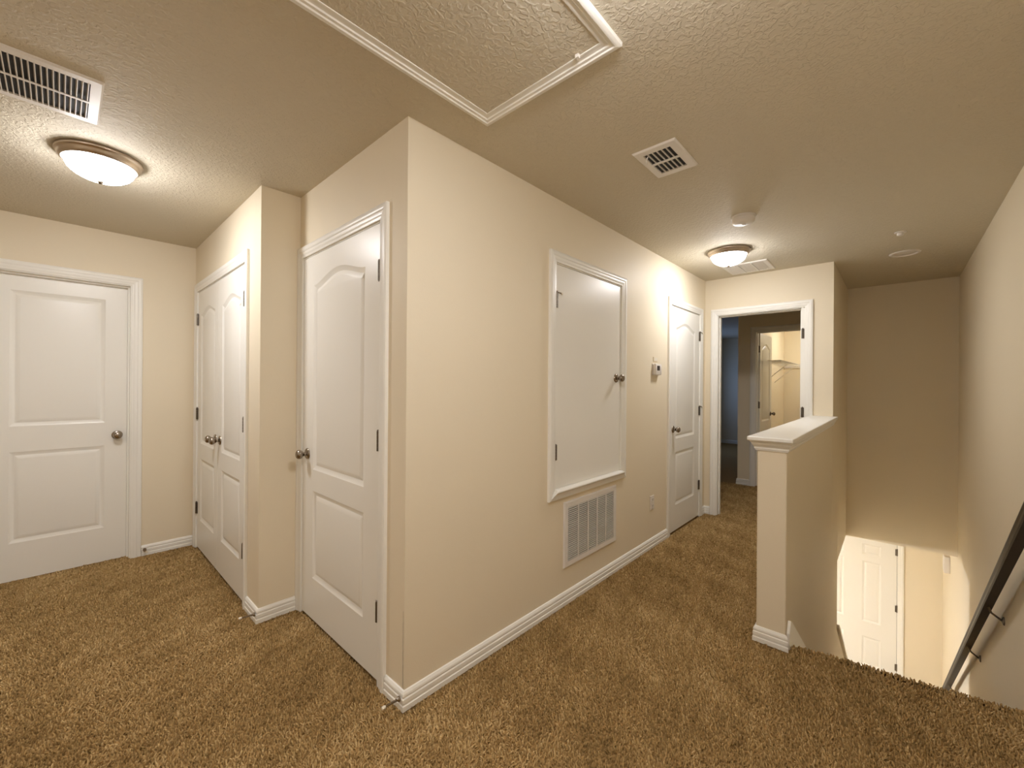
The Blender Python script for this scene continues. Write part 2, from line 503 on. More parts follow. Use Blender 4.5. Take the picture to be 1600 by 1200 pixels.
# sloped guard wall at the foot of the stairs
b = MB()
def gz(x): return -0.985 - 0.80*(x-5.085)
for_poly = [(5.0855, ZL), (6.15, ZL), (6.15, gz(6.15)), (5.0855, gz(5.0855))]
b.loft([[(x, YH+0.004, z) for x, z in for_poly], [(x, YH+T-0.004, z) for x, z in for_poly]])
gw = tag(b.build('wall_guard', 'wall'), 'low sloping cream guard wall at the foot of the stairs', 'half wall', kind='structure')
MB().loft([[(5.0865, YH-0.022, gz(5.0865)+0.0), (6.17, YH-0.022, gz(6.17)), (6.17, YH-0.022, gz(6.17)+0.035), (5.0865, YH-0.022, gz(5.0865)+0.035)],
           [(5.0865, YH+T+0.02, gz(5.0865)), (6.17, YH+T+0.02, gz(6.17)), (6.17, YH+T+0.02, gz(6.17)+0.035), (5.0865, YH+T+0.02, gz(5.0865)+0.035)]]).build('sloping_cap', 'trim', gw, bevel=0.003)

# cap and moulding of the half wall
t = tag(empty('trim_1', (XN, YH, 0)), 'white cap board and stepped moulding on top of the half wall', 'wall cap', kind='structure')
L = XG - XN
MB().box(-0.062, L-0.001, -0.036, YN-YH+0.036, HW_TOP+0.0555, HW_TOP+0.0755).build('cap_board', 'trim', t, bevel=0.004, seg=2)
CAPM = [(0.0,0.0),(0.007,0.0),(0.009,0.006),(0.012,0.010),(0.012,0.020),(0.016,0.024),(0.020,0.030),(0.022,0.036),(0.022,0.041),(0.030,0.047),(0.032,0.055),(0.0,0.055)]
wN = YN - YH
pth = [(L-0.002, 0, 0, -1, 0), (0, 0, -1, -1, 0), (0, wN, -1, 1, 0), (L-0.002, wN, 0, 1, 0)]
rings = [[(px + mx*d, py + my*d, HW_TOP + h) for d, h in CAPM] for px, py, mx, my, _ in pth]
for a, nm in ((0, 'side_moulding'), (1, 'end_moulding'), (2, 'side_moulding')):
    MB().loft([rings[a], rings[a+1]]).build(nm, 'trim', t, smooth=35)

# ------------------------------------------------------------------ bedroom and closet beyond the far doorway
XL = 6.30
LY1, LY0 = 1.372, 0.745
wall('wall_bedroom_closet', 'dim grey wall with the lit closet doorway beyond the bedroom door', (XL, 0, 0), W_, -1.590, -YH-T-0.0005, -0.06, CZ, T,
     [(-LY1-0.018, -LY0+0.018, -0.05, DH+0.018)])
wall('wall_closet_side', 'warm lit closet side wall behind the wire shelf', (0, 1.475, 0), S, XL+T+0.0005, 8.90, -0.06, CZ, T)
wall('wall_closet_back', 'warm lit back wall of the closet', (8.80, 0, 0), W_, -1.4745, -YH-T-0.0005, -0.06, CZ, T)
wall('wall_closet_near', 'closet wall shared with the stairwell', (0, YH+0.0005, 0), S, XI+T+0.0005, 8.915, -0.06, CZ, T)
wall('wall_bedroom_far', 'dark blue-lit bedroom wall in the distance', (10.60, 0, 0), W_, -3.12, -0.40, -0.06, CZ, T)
wall('wall_bedroom_window', 'bedroom wall with the window', (0, 3.05, 0), S, XG, 10.60, -0.06, CZ, T, [(8.72, 10.08, 0.8, 1.9)])
wall('wall_bedroom_near', 'bedroom wall shared with the landing closet', (XG+T+0.0005, 0, 0), PI/2, YA+T+0.0005, 3.0495, -0.06, CZ, T)
wall('wall_bedroom_side', 'bedroom side wall behind the closet', (0, 0.40, 0), N_, -10.5995, -8.9155, -0.06, CZ, T)
wn = tag(empty('window_1', (0, 3.05, 0)), 'bedroom window letting in blue daylight', 'window', kind='structure')
for a in ((8.72, 8.76, 0.8, 1.9), (10.04, 10.08, 0.8, 1.9), (8.76, 10.04, 0.8, 0.84), (8.76, 10.04, 1.86, 1.9), (8.76, 10.04, 1.33, 1.37)):
    MB().box(a[0], a[1], 0.02, 0.05, a[2], a[3]).build('window_frame', 'trim', wn)

# ------------------------------------------------------------------ downstairs hall
XK = 7.75
b = MB().box(2.3, XK+T, YJ, 3.3, ZL-0.06, ZL)
tag(b.build('floor_lower', 'tile'), 'tiled floor of the downstairs hall', 'floor', kind='structure')
b = MB().box(3.9, 5.0849, YH+T+0.0005, 3.3, ZS, ZS+0.08).box(5.0851, XI+T, YH+T+0.0005, 3.3, ZS, ZS+0.08).box(XI+T+0.0003, XK, YJ+0.0005, 3.3, ZS, ZS+0.08)
tag(b.build('ceiling_lower', 'ceil'), 'ceiling of the downstairs hall', 'ceiling', kind='structure')
KY0, KY1 = -0.030, 0.885
KH = ZL + 2.04
wall('wall_lower_far', 'bright cream wall around the downstairs six-panel door', (XK, 0, 0), W_, -3.3, -YJ-0.0005, ZL, ZS+0.08, T,
     [(-KY1-0.018, -KY0+0.018, ZL+0.001, KH+0.018)])
wall('wall_lower_side', 'side wall of the downstairs hall', (0, 3.3, 0), S, 3.9, XK+T, ZL, ZS+0.08, T)
wall('wall_lower_near', 'inner wall of the downstairs hall', (3.9, 0, 0), PI/2, YH+T+0.0005, 3.2995, ZL, ZS+0.08, T)

# staircase: each step a part
st = tag(empty('staircase', (0, 0, 0)), 'carpeted flight of stairs dropping behind the landing edge', 'stairs', kind='structure')
RISE, TREAD = 2.769/14, 0.27
for k in range(1, 14):
    x0 = 2.66 + (k-1)*TREAD
    z1 = FZ - k*RISE
    xa = x0 if k > 1 else 2.50
    MB().box(xa, x0+TREAD+0.02, YJ+0.002, YH-0.0155, z1-RISE, z1).build('step', 'carpet', st, bevel=0.008)
# skirt board on the half wall side
sk = [(2.523, 0.0), (2.523, 0.075), (2.556, 0.128), (2.60, 0.105), (4.9, 0.105-0.733*2.3), (4.9, -0.15-0.733*2.3), (2.66, -0.20)]
b = MB().loft([[(x, YH-0.0145, z) for x, z in sk], [(x, YH-0.0003, z) for x, z in sk]])
tag(b.build('trim_2', 'trim', bevel=0.002), 'white sloping skirt board starting at the foot of the half wall', 'skirt board', kind='structure')

# ------------------------------------------------------------------ doors
def hinges(d, x, zs, leaf, y=0.0, stops=()):
    for z in zs: add_hinge(d, x, z, y, leaf, z in stops)
HZS = (1.839, 1.080, 0.320)
# 1: square two-panel door in the left wall, set back in its frame
d = tag(empty('door_1', (0, YF, 0), S), 'white door with two square panels at the far left', 'door', kind='structure')
make_slab(d, FX0+0.003, FX1-0.003, -0.004, DH-0.003, 0.035,
          [panel_outline(-0.232, 0.226, 1.030, 1.945), panel_outline(-0.232, 0.226, 0.248, 0.858)], y=0.072)
add_knob(d, 0.293, 0.932, 0.072)
door_trim(3, 'white moulded casing around the square-panelled door at far left', (0, YF, 0), S, FX0, FX1, 0, DH, T, stop_y=0.039)
# 2, 3: pair of narrow doors
for n, (a, c, side) in enumerate(((-EY1, -3.520, -1), (-3.520, -EY0, 1))):
    d = tag(empty('door_%d' % (2+n), (XE, 0, 0), W_),
            'narrow white arched-panel closet door, %s leaf of the pair' % ('farther left' if side < 0 else 'right'), 'door', kind='structure')
    xa, xb = a + (0.003 if side < 0 else 0.0015), c - (0.0015 if side < 0 else 0.003)
    make_slab(d, xa, xb, 0.010, DH-0.003, 0.035, two_panel(xa, xb, 0.050, m=0.098, zt=1.868))
    add_knob(d, (xb-0.060) if side < 0 else (xa+0.060), 0.932)
    hinges(d, xa-0.0015 if side < 0 else xb+0.0015, HZS, 1)
door_trim(4, 'white moulded casing around the pair of narrow closet doors', (XE, 0, 0), W_, -EY1, -EY0, 0, DH, T)
# 4: single arched door at the corner
d = tag(empty('door_4', (XC, 0, 0), W_), 'large white arched two-panel door beside the wall corner', 'door', kind='structure')
make_slab(d, -BY1+0.003, -BY0-0.003, 0.010, DH-0.003, 0.035, two_panel(-BY1, -BY0, 0.056, m=0.140, zt=1.884))
add_knob(d, -BY1+0.066, 0.930)
hinges(d, -BY0-0.0015, HZS, -1)
door_trim(5, 'white moulded casing around the large arched door by the corner', (XC, 0, 0), W_, -BY1, -BY0, 0, DH, T)
# 5: flat utility hatch
d = tag(empty('door_5', (0, YA, 0), S), 'flat white utility hatch door set high in the long wall', 'hatch', kind='structure')
MB().box(HX0+0.003, HX1-0.003, 0, 0.035, HZ0+0.002, HZ1-0.003).build('slab', 'door', d, bevel=0.0015)
add_knob(d, HX1-0.062, 1.387)
hinges(d, HX0+0.0015, (1.839, 0.934), 1, stops=(1.839,))
tr = door_trim(6, 'white moulded frame and sill around the flat utility hatch', (0, YA, 0), S, HX0, HX1, HZ0, HZ1, T, stop_y=0.037, bottom=True)
MB().box(HX0-0.018, HX1+0.018, 0.0, T, HZ0-0.018, HZ0).build('bottom_jamb', 'trim', tr)
SILL = [(0.0,0.0),(0.0,0.018),(0.004,0.026),(0.010,0.029),(0.014,0.026),(0.022,0.024),(0.026,0.020),(0.036,0.019),(0.044,0.015),(0.050,0.0145),(0.0575,0.0125),(0.0575,0.0)]
cas_piece('sill', HX0-0.004, HX1+0.004, HZ0-0.003, HZ1, prof=[(w, d*1.25) for w, d in SILL]).build('sill', 'trim', tr, smooth=35)
# 6: arched door at the end of the long wall
d = tag(empty('door_6', (0, YA, 0), S), 'white arched two-panel door at the far end of the long wall', 'door', kind='structure')
make_slab(d, AX0+0.003, AX1-0.003, 0.010, DH-0.003, 0.035, two_panel(AX0, AX1, 0.056, m=0.128, zt=1.872))
add_knob(d, AX0+0.066, 0.940)
hinges(d, AX1+0.0015, HZS, 1, stops=(1.839, 1.080))
door_trim(7, 'white moulded casing around the far arched door on the long wall', (0, YA, 0), S, AX0, AX1, 0, DH, T)
# bedroom doorway: its leaf is off, the hinges remain on the right jamb
t8 = door_trim(8, 'white moulded casing around the open bedroom doorway', (XG, 0, 0), W_, -GY1, -GY0, 0, DH, T, stop_y=0.045, rr=0.028)
MB().box(-GY0+0.018, -GY0+0.028, 0, T, 0, DH).build('side_jamb', 'trim', t8)
for z in (1.822, 1.100, 0.320):
    h = add_hinge(t8, -GY0+0.013, z, 0.0); h.scale = (0.62, 1, 1)
# closet door inside the bedroom, swung inwards
door_trim(9, 'dim white casing around the lit closet doorway in the bedroom', (XL, 0, 0), W_, -LY1, -LY0, 0, DH, T, stop_y=0.04)
d = tag(empty('door_7', (XL+T+0.012, LY1-0.018, 0), math.radians(-2.0)), 'arched closet door swung open inside the bedroom closet', 'door', kind='structure')
make_slab(d, 0.010, 0.615, 0.010, DH-0.003, 0.035, two_panel(0.010, 0.615, 0.056, m=0.10, zt=1.872))
add_knob(d, 0.55, 0.94)
for z in HZS:
    h = add_hinge(d, 0.009, z, 0.018); h.rotation_euler = (0, 0, -PI/2)
# downstairs six-panel door
d = tag(empty('door_8', (XK, 0, 0), W_), 'white six-panel door downstairs at the foot of the stairs', 'door', kind='structure')
ols = []
for (ya, yb) in ((0.541, 0.750), (0.134, 0.337)):
    for za, zb in ((-1.045, -0.885), (-1.985, -1.130), (-2.60, -2.195)):
        ols.append(panel_outline(-yb, -ya, za, zb))
make_slab(d, -KY1+0.003, -KY0-0.003, ZL+0.012, KH-0.003, 0.04, ols)
hinges(d, -KY0-0.0015, (KH-0.18, KH-0.95, KH-1.75), -1)
add_knob(d, -KY1+0.07, ZL+0.93)
door_trim(10, 'white casing around the six-panel door downstairs', (XK, 0, 0), W_, -KY1, -KY0, ZL, KH, T)

# ------------------------------------------------------------------ baseboards
e = 0.071
baseboard('baseboard_left', 'white baseboard between the square-panelled door and the closet corner', (0, YF, 0), S, FX1+e, XE, 0, -1)
baseboard('baseboard_closet', 'white baseboard stub at the right of the double closet doors', (XE, 0, 0), W_, -EY0+e, -YD, 0, 1)
baseboard('baseboard_return', 'white baseboard on the short return wall', (0, YD, 0), S, XE, XC-0.019, 1, 0)
baseboard('baseboard_corner', 'white baseboard stub at the right of the large arched door', (XC, 0, 0), W_, -BY0+e, -YA, 0, 1)
baseboard('baseboard_long', 'long white baseboard under the air grille along the hatch wall', (0, YA, 0), S, XC, AX0-e, 1, 0)
baseboard('baseboard_far', 'white baseboard in the corner beside the bedroom doorway', (XG, 0, 0), W_, -YA, -GY1-e, -1, 0)
baseboard('baseboard_nook', 'white baseboard end by the far arched door', (0, YA, 0), S, AX1+e, XG, 0, -1)
baseboard('baseboard_far_right', 'white baseboard between the bedroom doorway and the half wall', (XG, 0, 0), W_, -GY0+e, -YN, 0, -1)
baseboard('baseboard_half_wall', 'white baseboard around the end of the half wall', (XN, 0, 0), W_, -YN, -YH, 1, 1)
baseboard('baseboard_half_side', 'white baseboard along the landing side of the half wall', (0, YN, 0), N_, -XG, -XN, -1, 1)
baseboard('baseboard_bedroom', 'dim white baseboard below the wall corner in the bedroom', (XL, 0, 0), W_, -1.590, -LY1-e, 1, 0)
baseboard('baseboard_bedroom_end', 'white baseboard on the bedroom wall end', (0, 1.590, 0), N_, -XL-T, -XL, 0, 1)
baseboard('baseboard_bedroom_far', 'faint baseboard along the distant bedroom wall', (10.60, 0, 0), W_, -3.05, -0.41, -1, 0)
baseboard('baseboard_right', 'white baseboard along the right wall of the landing', (0, YJ, 0), N_, -2.60, -XB, 0, 0)

# ------------------------------------------------------------------ ceiling lights
def ceiling_light(x, y, z, strength, col, label, group):
    o = tag(empty('ceiling_light', (x, y, z)), label, 'ceiling light', group)
    MB().lathe([(0.0,0.0),(0.158,0.0),(0.160,-0.006),(0.158,-0.013),(0.152,-0.017),(0.149,-0.022),(0.148,-0.030),(0.140,-0.041),(0.136,-0.043),(0.131,-0.040),(0.129,-0.030),(0.0,-0.028)], 'z', n=64).build('pan', 'pan', o, smooth=40)
    prof = []
    for i in range(9):
        a = i/8*PI/2
        prof.append((0.1285*math.cos(a) if i < 8 else 0.0, -0.040 - 0.078*math.sin(a)))
    MB().lathe([(0.1285,-0.031)] + prof[:-1] + [(0.010,-0.118)], 'z', n=24).build('glass_dome', emitter('lit_glass', col, strength), o, smooth=60)
    MB().lathe([(0.011,-0.1165),(0.012,-0.121),(0.009,-0.126),(0.006,-0.131),(0.0,-0.133)], 'z', n=16).build('finial', 'nickel', o, smooth=50)
    return o
ceiling_light(0.128, 2.885, CZ, LAMP_LEFT, LAMP_COL, 'lit flush dome ceiling light near the left doors', 'flush dome lights upstairs')
ceiling_light(3.700, 1.010, CZ, LAMP_FAR, LAMP_COL, 'lit flush dome ceiling light near the bedroom doorway', 'flush dome lights upstairs')
ceiling_light(0.810, 0.370, CZ, LAMP_NEAR, LAMP_COL, 'lit flush dome ceiling light beside the attic hatch', 'flush dome lights upstairs')
ceiling_light(-1.25, 1.10, CZ, FILL_BACK, LAMP_COL, 'added unseen dome ceiling light behind the viewer, fill for the landing', 'flush dome lights upstairs')  # no lamp known here; added behind the camera to balance the light
ceiling_light(5.00, 1.85, ZS, LAMP_LOWER, (0.96, 0.965, 1.0), 'lit dome light of the downstairs hall', 'lights in other rooms')
ceiling_light(8.0, 0.78, CZ, LAMP_CLOSET, LAMP_WARM, 'lit dome light inside the bedroom closet', 'lights in other rooms')

# ------------------------------------------------------------------ attic hatch
AXA, AXB, AYA, AYB = -0.16, 1.218, 0.651, 1.275
at = tag(empty('attic_hatch', ((AXA+AXB)/2, (AYA+AYB)/2, CZ)), 'textured attic access panel framed by white moulding in the ceiling', 'attic hatch')
hx, hy = (AXB-AXA)/2, (AYB-AYA)/2
tw = 0.052
MB().box(-hx+tw-0.004, hx-tw+0.004, -hy+tw-0.004, hy-tw+0.004, -0.004, -0.0004).build('panel', 'ceil', at)
AT = [(0.0,0.0005),(0.0,0.007),(0.007,0.0085),(0.011,0.0075),(0.020,0.0085),(0.023,0.0125),(0.033,0.0125),(0.036,0.0165),(0.046,0.0165),(0.0515,0.0135),(0.052,0.0005)]
corners = [(-1,-1),(1,-1),(1,1),(-1,1)]
for k in range(4):
    a, c = corners[k], corners[(k+1) % 4]
    rg = [[(cx*(hx-d), cy*(hy-d), -h) for d, h in [(tw-q, z) for q, z in AT]] for cx, cy in (a, c)]
    MB().loft(rg).build('moulding', 'trim', at, smooth=30)
MB().box(hx-tw-0.012, hx-tw+0.001, -hy+tw+0.075, -hy+tw+0.087, -0.016, -0.004).build('retaining_clip', 'plastic', at)

# ------------------------------------------------------------------ air registers
def register_frame(parent, x0, x1, y0, y1, ix0, ix1, iy0, iy1, z=0.0):
    """flat bevelled border hanging below z; outer and inner rectangles"""
    o = [(x0,y0),(x1,y0),(x1,y1),(x0,y1)]; i = [(ix0,iy0),(ix1,iy0),(ix1,iy1),(ix0,iy1)]
    def ins(r, d): return [(r[0][0]+d, r[0][1]+d), (r[1][0]-d, r[1][1]+d), (r[2][0]-d, r[2][1]-d), (r[3][0]+d, r[3][1]-d)]
    loops = [[(a,b,z) for a,b in o], [(a,b,z-0.002) for a,b in o], [(a,b,z-0.008) for a,b in ins(o,0.006)], [(a,b,z-0.008) for a,b in i], [(a,b,z-0.0005) for a,b in i]]
    return MB().loft(loops + [loops[0]], cap=False).build('frame', 'register', parent)
# return register near the left lamp
rg = tag(empty('ceiling_register', (-0.23, 2.337, CZ)), 'white slatted return register in the ceiling above the left doors', 'air vent')
register_frame(rg, -0.335, 0.335, -0.183, 0.183, -0.300, 0.300, -0.148, 0.148)
MB().box(-0.302, 0.302, -0.150, 0.150, -0.0018, -0.0004).build('duct_sheet', 'dark', rg)
s0 = MB().add([(-0.0030,-0.148,-0.002),(-0.0012,-0.148,-0.002),(0.0026,-0.148,-0.0095),(0.0002,-0.148,-0.0095),(-0.0030,0.148,-0.002),(-0.0012,0.148,-0.002),(0.0026,0.148,-0.0095),(0.0002,0.148,-0.0095)],
              [(0,1,2,3),(7,6,5,4),(0,4,5,1),(1,5,6,2),(2,6,7,3),(3,7,4,0)]).build('slat', 'register', rg)
ns = 41
for k in range(ns):
    x = -0.294 + 0.588*k/(ns-1)
    if k == 0: s0.location = (x, 0, 0)
    else: copy_part(s0, rg, (x, 0, 0))
MB().box(-0.300, 0.300, -0.008, 0.004, -0.0105, -0.0075).build('crossbar', 'register', rg)
# small supply register
rg = tag(empty('ceiling_register', (1.993, 0.829, CZ)), 'small square supply register in the ceiling beside the attic hatch', 'air vent')
register_frame(rg, -0.150, 0.150, -0.103, 0.103, -0.108, 0.108, -0.066, 0.066)
MB().box(-0.112, 0.112, -0.070, 0.070, -0.0018, -0.0004).build('duct_sheet', 'dark', rg)
s0 = MB().add([(-0.108,-0.0016,-0.002),(-0.108,0.0002,-0.002),(-0.108,0.0016,-0.009),(-0.108,-0.0006,-0.009),(0.108,-0.0016,-0.002),(0.108,0.0002,-0.002),(0.108,0.0016,-0.009),(0.108,-0.0006,-0.009)],
              [(0,1,2,3),(7,6,5,4),(0,4,5,1),(1,5,6,2),(2,6,7,3),(3,7,4,0)]).build('slat', 'register', rg)
for k in range(7):
    y = -0.066 + 0.132*k/6
    if k == 0: s0.location = (0, y, 0)
    else: copy_part(s0, rg, (0, y, 0))
MB().box(-0.008, 0.008, -0.066, 0.066, -0.0095, -0.006).build('crossbar', 'register', rg)
b = MB()
pp = [(-0.090, 0.050, -0.008), (-0.094, 0.053, -0.020), (-0.088, 0.058, -0.030), (-0.074, 0.062, -0.034)]
for p, q in zip(pp, pp[1:]): b.tube(p, q, 0.003, 8)
b.build('damper_lever', 'register', rg)
# far register behind the lamp
rg = tag(empty('ceiling_register', (4.320, 1.010, CZ)), 'white supply register in the ceiling just above the bedroom doorway', 'air vent')
register_frame(rg, -0.185, 0.185, -0.185, 0.185, -0.150, 0.150, -0.150, 0.150)
MB().box(-0.152, 0.152, -0.152, 0.152, -0.0018, -0.0004).build('duct_sheet', 'filter', rg)
s0 = MB().add([(-0.150,-0.012,-0.002),(-0.150,-0.0100,-0.002),(-0.150,0.010,-0.009),(-0.150,0.008,-0.009),(0.150,-0.012,-0.002),(0.150,-0.0100,-0.002),(0.150,0.010,-0.009),(0.150,0.008,-0.009)],
              [(0,1,2,3),(7,6,5,4),(0,4,5,1),(1,5,6,2),(2,6,7,3),(3,7,4,0)]).build('slat', 'register', rg)
for k in range(14):
    y = -0.140 + 0.280*k/13
    if k == 0: s0.location = (0, y, 0)
    else: copy_part(s0, rg, (0, y, 0))
for y in (-0.055, 0.055):
    MB().box(-0.150, 0.150, y-0.006, y+0.006, -0.0115, -0.0085).build('crossbar', 'register', rg)
# wall return grille under the hatch
GX0, GX1, GZ0, GZ1 = 2.076, 2.716, 0.218, 0.620
gr = tag(empty('wall_grille', (GX0, YA, 0)), 'white louvred return air grille in the wall under the hatch', 'air vent')
gw_ = GX1 - GX0
o4 = [(0,GZ0),(gw_,GZ0),(gw_,GZ1),(0,GZ1)]
i4 = [(0.038,GZ0+0.036),(gw_-0.038,GZ0+0.036),(gw_-0.038,GZ1-0.036),(0.038,GZ1-0.036)]
om = [(0.006,GZ0+0.006),(gw_-0.006,GZ0+0.006),(gw_-0.006,GZ1-0.006),(0.006,GZ1-0.006)]
lp = [[(a,-0.0003,c) for a,c in o4],[(a,-0.004,c) for a,c in o4],[(a,-0.011,c) for a,c in om],[(a,-0.010,c) for a,c in i4],[(a,-0.001,c) for a,c in i4]]
MB().loft(lp + [lp[0]], cap=False).build('frame', 'register', gr)
MB().box(0.034, gw_-0.034, -0.0022, -0.0004, GZ0+0.032, GZ1-0.032).build('duct_sheet', 'dark', gr)
s0 = MB().add([(0.038,-0.0025,0.0008),(0.038,-0.0025,0.0028),(0.038,-0.0105,0.0024),(0.038,-0.0105,-0.0026),(gw_-0.038,-0.0025,0.0008),(gw_-0.038,-0.0025,0.0028),(gw_-0.038,-0.0105,0.0024),(gw_-0.038,-0.0105,-0.0026)],
              [(0,1,2,3),(7,6,5,4),(0,4,5,1),(1,5,6,2),(2,6,7,3),(3,7,4,0)]).build('slat', 'register', gr)
for k in range(27):
    z = GZ0 + 0.042 + (GZ1-GZ0-0.084)*k/26
    if k == 0: s0.location = (0, 0, z)
    else: copy_part(s0, gr, (0, 0, z))
for k in range(1, 5):
    x = 0.038 + (gw_-0.076)*k/5
    MB().box(x-0.0055, x+0.0055, -0.0118, -0.0095, GZ0+0.036, GZ1-0.036).build('mullion', 'register', gr)

# ------------------------------------------------------------------ small fittings on ceiling and walls
sd = tag(empty('smoke_detector', (3.005, 0.733, CZ)), 'round white smoke detector on the ceiling near the far light', 'smoke detector')
MB().lathe([(0.0,-0.0003),(0.072,-0.0003),(0.072,-0.011),(0.069,-0.014),(0.0,-0.0141)], 'z', n=40).build('mounting_plate', 'plastic', sd, smooth=40)
MB().lathe([(0.0,-0.0143),(0.066,-0.0143),(0.066,-0.034),(0.060,-0.042),(0.046,-0.047),(0.0,-0.048)], 'z', n=40).build('housing', 'plastic', sd, smooth=40)
MB().lathe([(0.0,-0.0483),(0.012,-0.0483),(0.011,-0.051),(0.0,-0.0512)], 'z', (0.015,0.0,0), n=20).build('test_button', 'plastic', sd, smooth=40)
sp = tag(empty('sprinkler_head', (4.044, -0.020, CZ)), 'tiny white sprinkler cap on the ceiling above the stairs', 'sprinkler')
MB().lathe([(0.0,-0.0003),(0.034,-0.0003),(0.033,-0.005),(0.022,-0.007),(0.0,-0.0071)], 'z', n=28).build('escutcheon', 'plastic', sp, smooth=40)
MB().lathe([(0.0,-0.0073),(0.020,-0.0073),(0.018,-0.022),(0.010,-0.027),(0.0,-0.0275)], 'z', n=24).build('cap', 'plastic', sp, smooth=40)
rc = tag(empty('recessed_light', (4.695, -0.050, CZ)), 'unlit round recessed light trim in the ceiling over the stairs', 'recessed light')
MB().lathe([(0.098,-0.0003),(0.098,-0.004),(0.092,-0.009),(0.080,-0.010),(0.074,-0.006),(0.072,-0.0003)], 'z', n=44).build('trim_ring', 'plastic', rc, smooth=40)
MB().lathe([(0.0,-0.0015),(0.072,-0.0015),(0.073,-0.0008),(0.0,-0.0006)], 'z', n=44).build('lens', 'plastic', rc, smooth=40)

tm = tag(empty('thermostat', (3.375, YA, 1.470)), 'white wall thermostat with a small dark screen beside the far arched door', 'thermostat')
MB().box(-0.063, 0.063, -0.006, -0.0003, -0.050, 0.050).build('back_plate', 'plastic', tm, bevel=0.003)
bd = MB().box(-0.058, 0.058, -0.034, -0.0062, -0.046, 0.046).build('housing', 'plastic', tm, bevel=0.007, seg=2, smooth=40)
MB().box(-0.036, 0.016, -0.0352, -0.0338, -0.010, 0.030).build('screen', 'screen', tm, bevel=0.001)
for z in (-0.028, -0.014, 0.0, 0.014):
    MB().box(0.030, 0.046, -0.0368, -0.0338, z, z+0.009).build('button', 'plastic', tm, bevel=0.0015)
sn = tag(empty('wall_sensor', (3.372, YA, 1.555)), 'small white sensor plate on the wall above the thermostat', 'sensor')
MB().box(-0.040, 0.040, -0.008, -0.0003, -0.018, 0.020).build('cover', 'wall', sn, bevel=0.004, seg=2)
for z in (-0.008, 0.004):
    MB().box(-0.026, 0.026, -0.0092, -0.0078, z, z+0.004).build('vent_slot', 'trim', sn)
ol = tag(empty('wall_outlet', (3.330, YA, 0.365)), 'white double socket low on the wall beside the far arched door', 'outlet')
MB().box(-0.036, 0.036, -0.006, -0.0003, -0.058, 0.058).build('cover_plate', 'plastic', ol, bevel=0.0025, seg=2)
for z in (-0.026, 0.026):
    so = MB().box(-0.017, 0.017, -0.0085, -0.006, z-0.0165, z+0.0165).build('socket', 'plastic', ol, bevel=0.003)
    for x in (-0.007, 0.007):
        MB().box(x-0.0012, x+0.0012, -0.0089, -0.0084, z-0.001, z+0.009).build('slot', 'slot', so)
    MB().lathe([(0.0028,-0.0089),(0.0028,-0.0084)], 'y', (0, 0, z-0.009), 12).build('slot', 'slot', so)

def door_stop(loc, d, label):
    o = tag(empty('door_stop', loc), label, 'door stop', 'spring door stops on baseboards')
    d = Vector(d).normalized()
    MB().tube((0,0,0), d*0.006, 0.011, 16).tube(d*0.006, d*0.012, 0.009, 14, 0.006).build('mounting_base', 'nickel', o, smooth=40)
    b = MB(); a = d.orthogonal().normalized(); c = d.cross(a); n = 130; prev = None
    rings = []
    for i in range(n):
        t = i/(n-1); th = t*15*2*PI; r = 0.0050 - 0.0012*t
        p = d*(0.012 + 0.050*t) + (a*math.cos(th) + c*math.sin(th))*r
        tn = (d*0.050 + (-a*math.sin(th) + c*math.cos(th))*r*15*2*PI).normalized()
        u = tn.orthogonal().normalized() if prev is None else (prev - tn*prev.dot(tn)).normalized()
        prev = u; v = tn.cross(u)
        rings.append([tuple(p + (u*math.cos(q*PI/2.5) + v*math.sin(q*PI/2.5))*0.0011) for q in range(5)])
    b.loft(rings).build('spring', 'nickel', o, smooth=60)
    MB().tube(d*0.061, d*0.066, 0.0055, 14, 0.0072).tube(d*0.066, d*0.076, 0.0072, 14, 0.0060).build('rubber_tip', 'rubber', o, smooth=40)
    return o
door_stop((XC-0.0128, 1.494, 0.041), (-1, 0.10, -0.04), 'spring door stop with white tip at the big wall corner')
door_stop((XE-0.0128, 2.623, 0.043), (-1, 0.25, -0.03), 'spring door stop with white tip at the double door corner')
door_stop((0.446, YF-0.0128, 0.043), (0.1, -1, -0.03), 'spring door stop beside the square-panelled door casing')

# fine crack in the corner bead of the big wall corner
b = MB()
zz = [0.075 + 0.32*i/16 for i in range(17)]
pr = [[(XC-0.0006, YA+0.0085+0.0006*math.sin(k*2.1), z), (XC-0.0006, YA+0.0085+0.0006*math.sin(k*2.1)+0.0016*(1-0.6*k/16), z), (XC+0.001, YA+0.0095, z)] for k, z in enumerate(zz)]
ck = b.loft(pr).build('crack', 'crack', wB)
ck.matrix_parent_inverse = (Matrix.Translation((XC, 0, 0)) @ Matrix.Rotation(W_, 4, 'Z')).inverted()

# ------------------------------------------------------------------ handrail
hr = tag(empty('handrail', (3.6, YJ, 0)), 'dark stained wooden handrail on the right wall of the stairs', 'handrail')
RA = (2.25, 1.122); SL = -0.728
ang = math.atan(SL)
tx, tz = math.cos(ang), math.sin(ang)
RP = [(-0.017,-0.030),(0.017,-0.030),(0.021,-0.022),(0.021,-0.006),(0.017,0.004),(0.021,0.016),(0.020,0.024),(0.012,0.031),(-0.012,0.031),(-0.020,0.024),(-0.021,0.016),(-0.017,0.004),(-0.021,-0.006),(-0.021,-0.022)]
RY = -0.400
Lr = 5.2
def railpt(s, u, v):
    return (RA[0] + tx*s - tz*v - 3.6, RY + u - YJ, RA[1] + tz*s + tx*v)
MB().loft([[railpt(0,u,v) for u,v in RP],[railpt(Lr,u,v) for u,v in RP]]).build('rail', 'rail', hr, smooth=25)
def rail_s(x): return (x - RA[0]) / tx
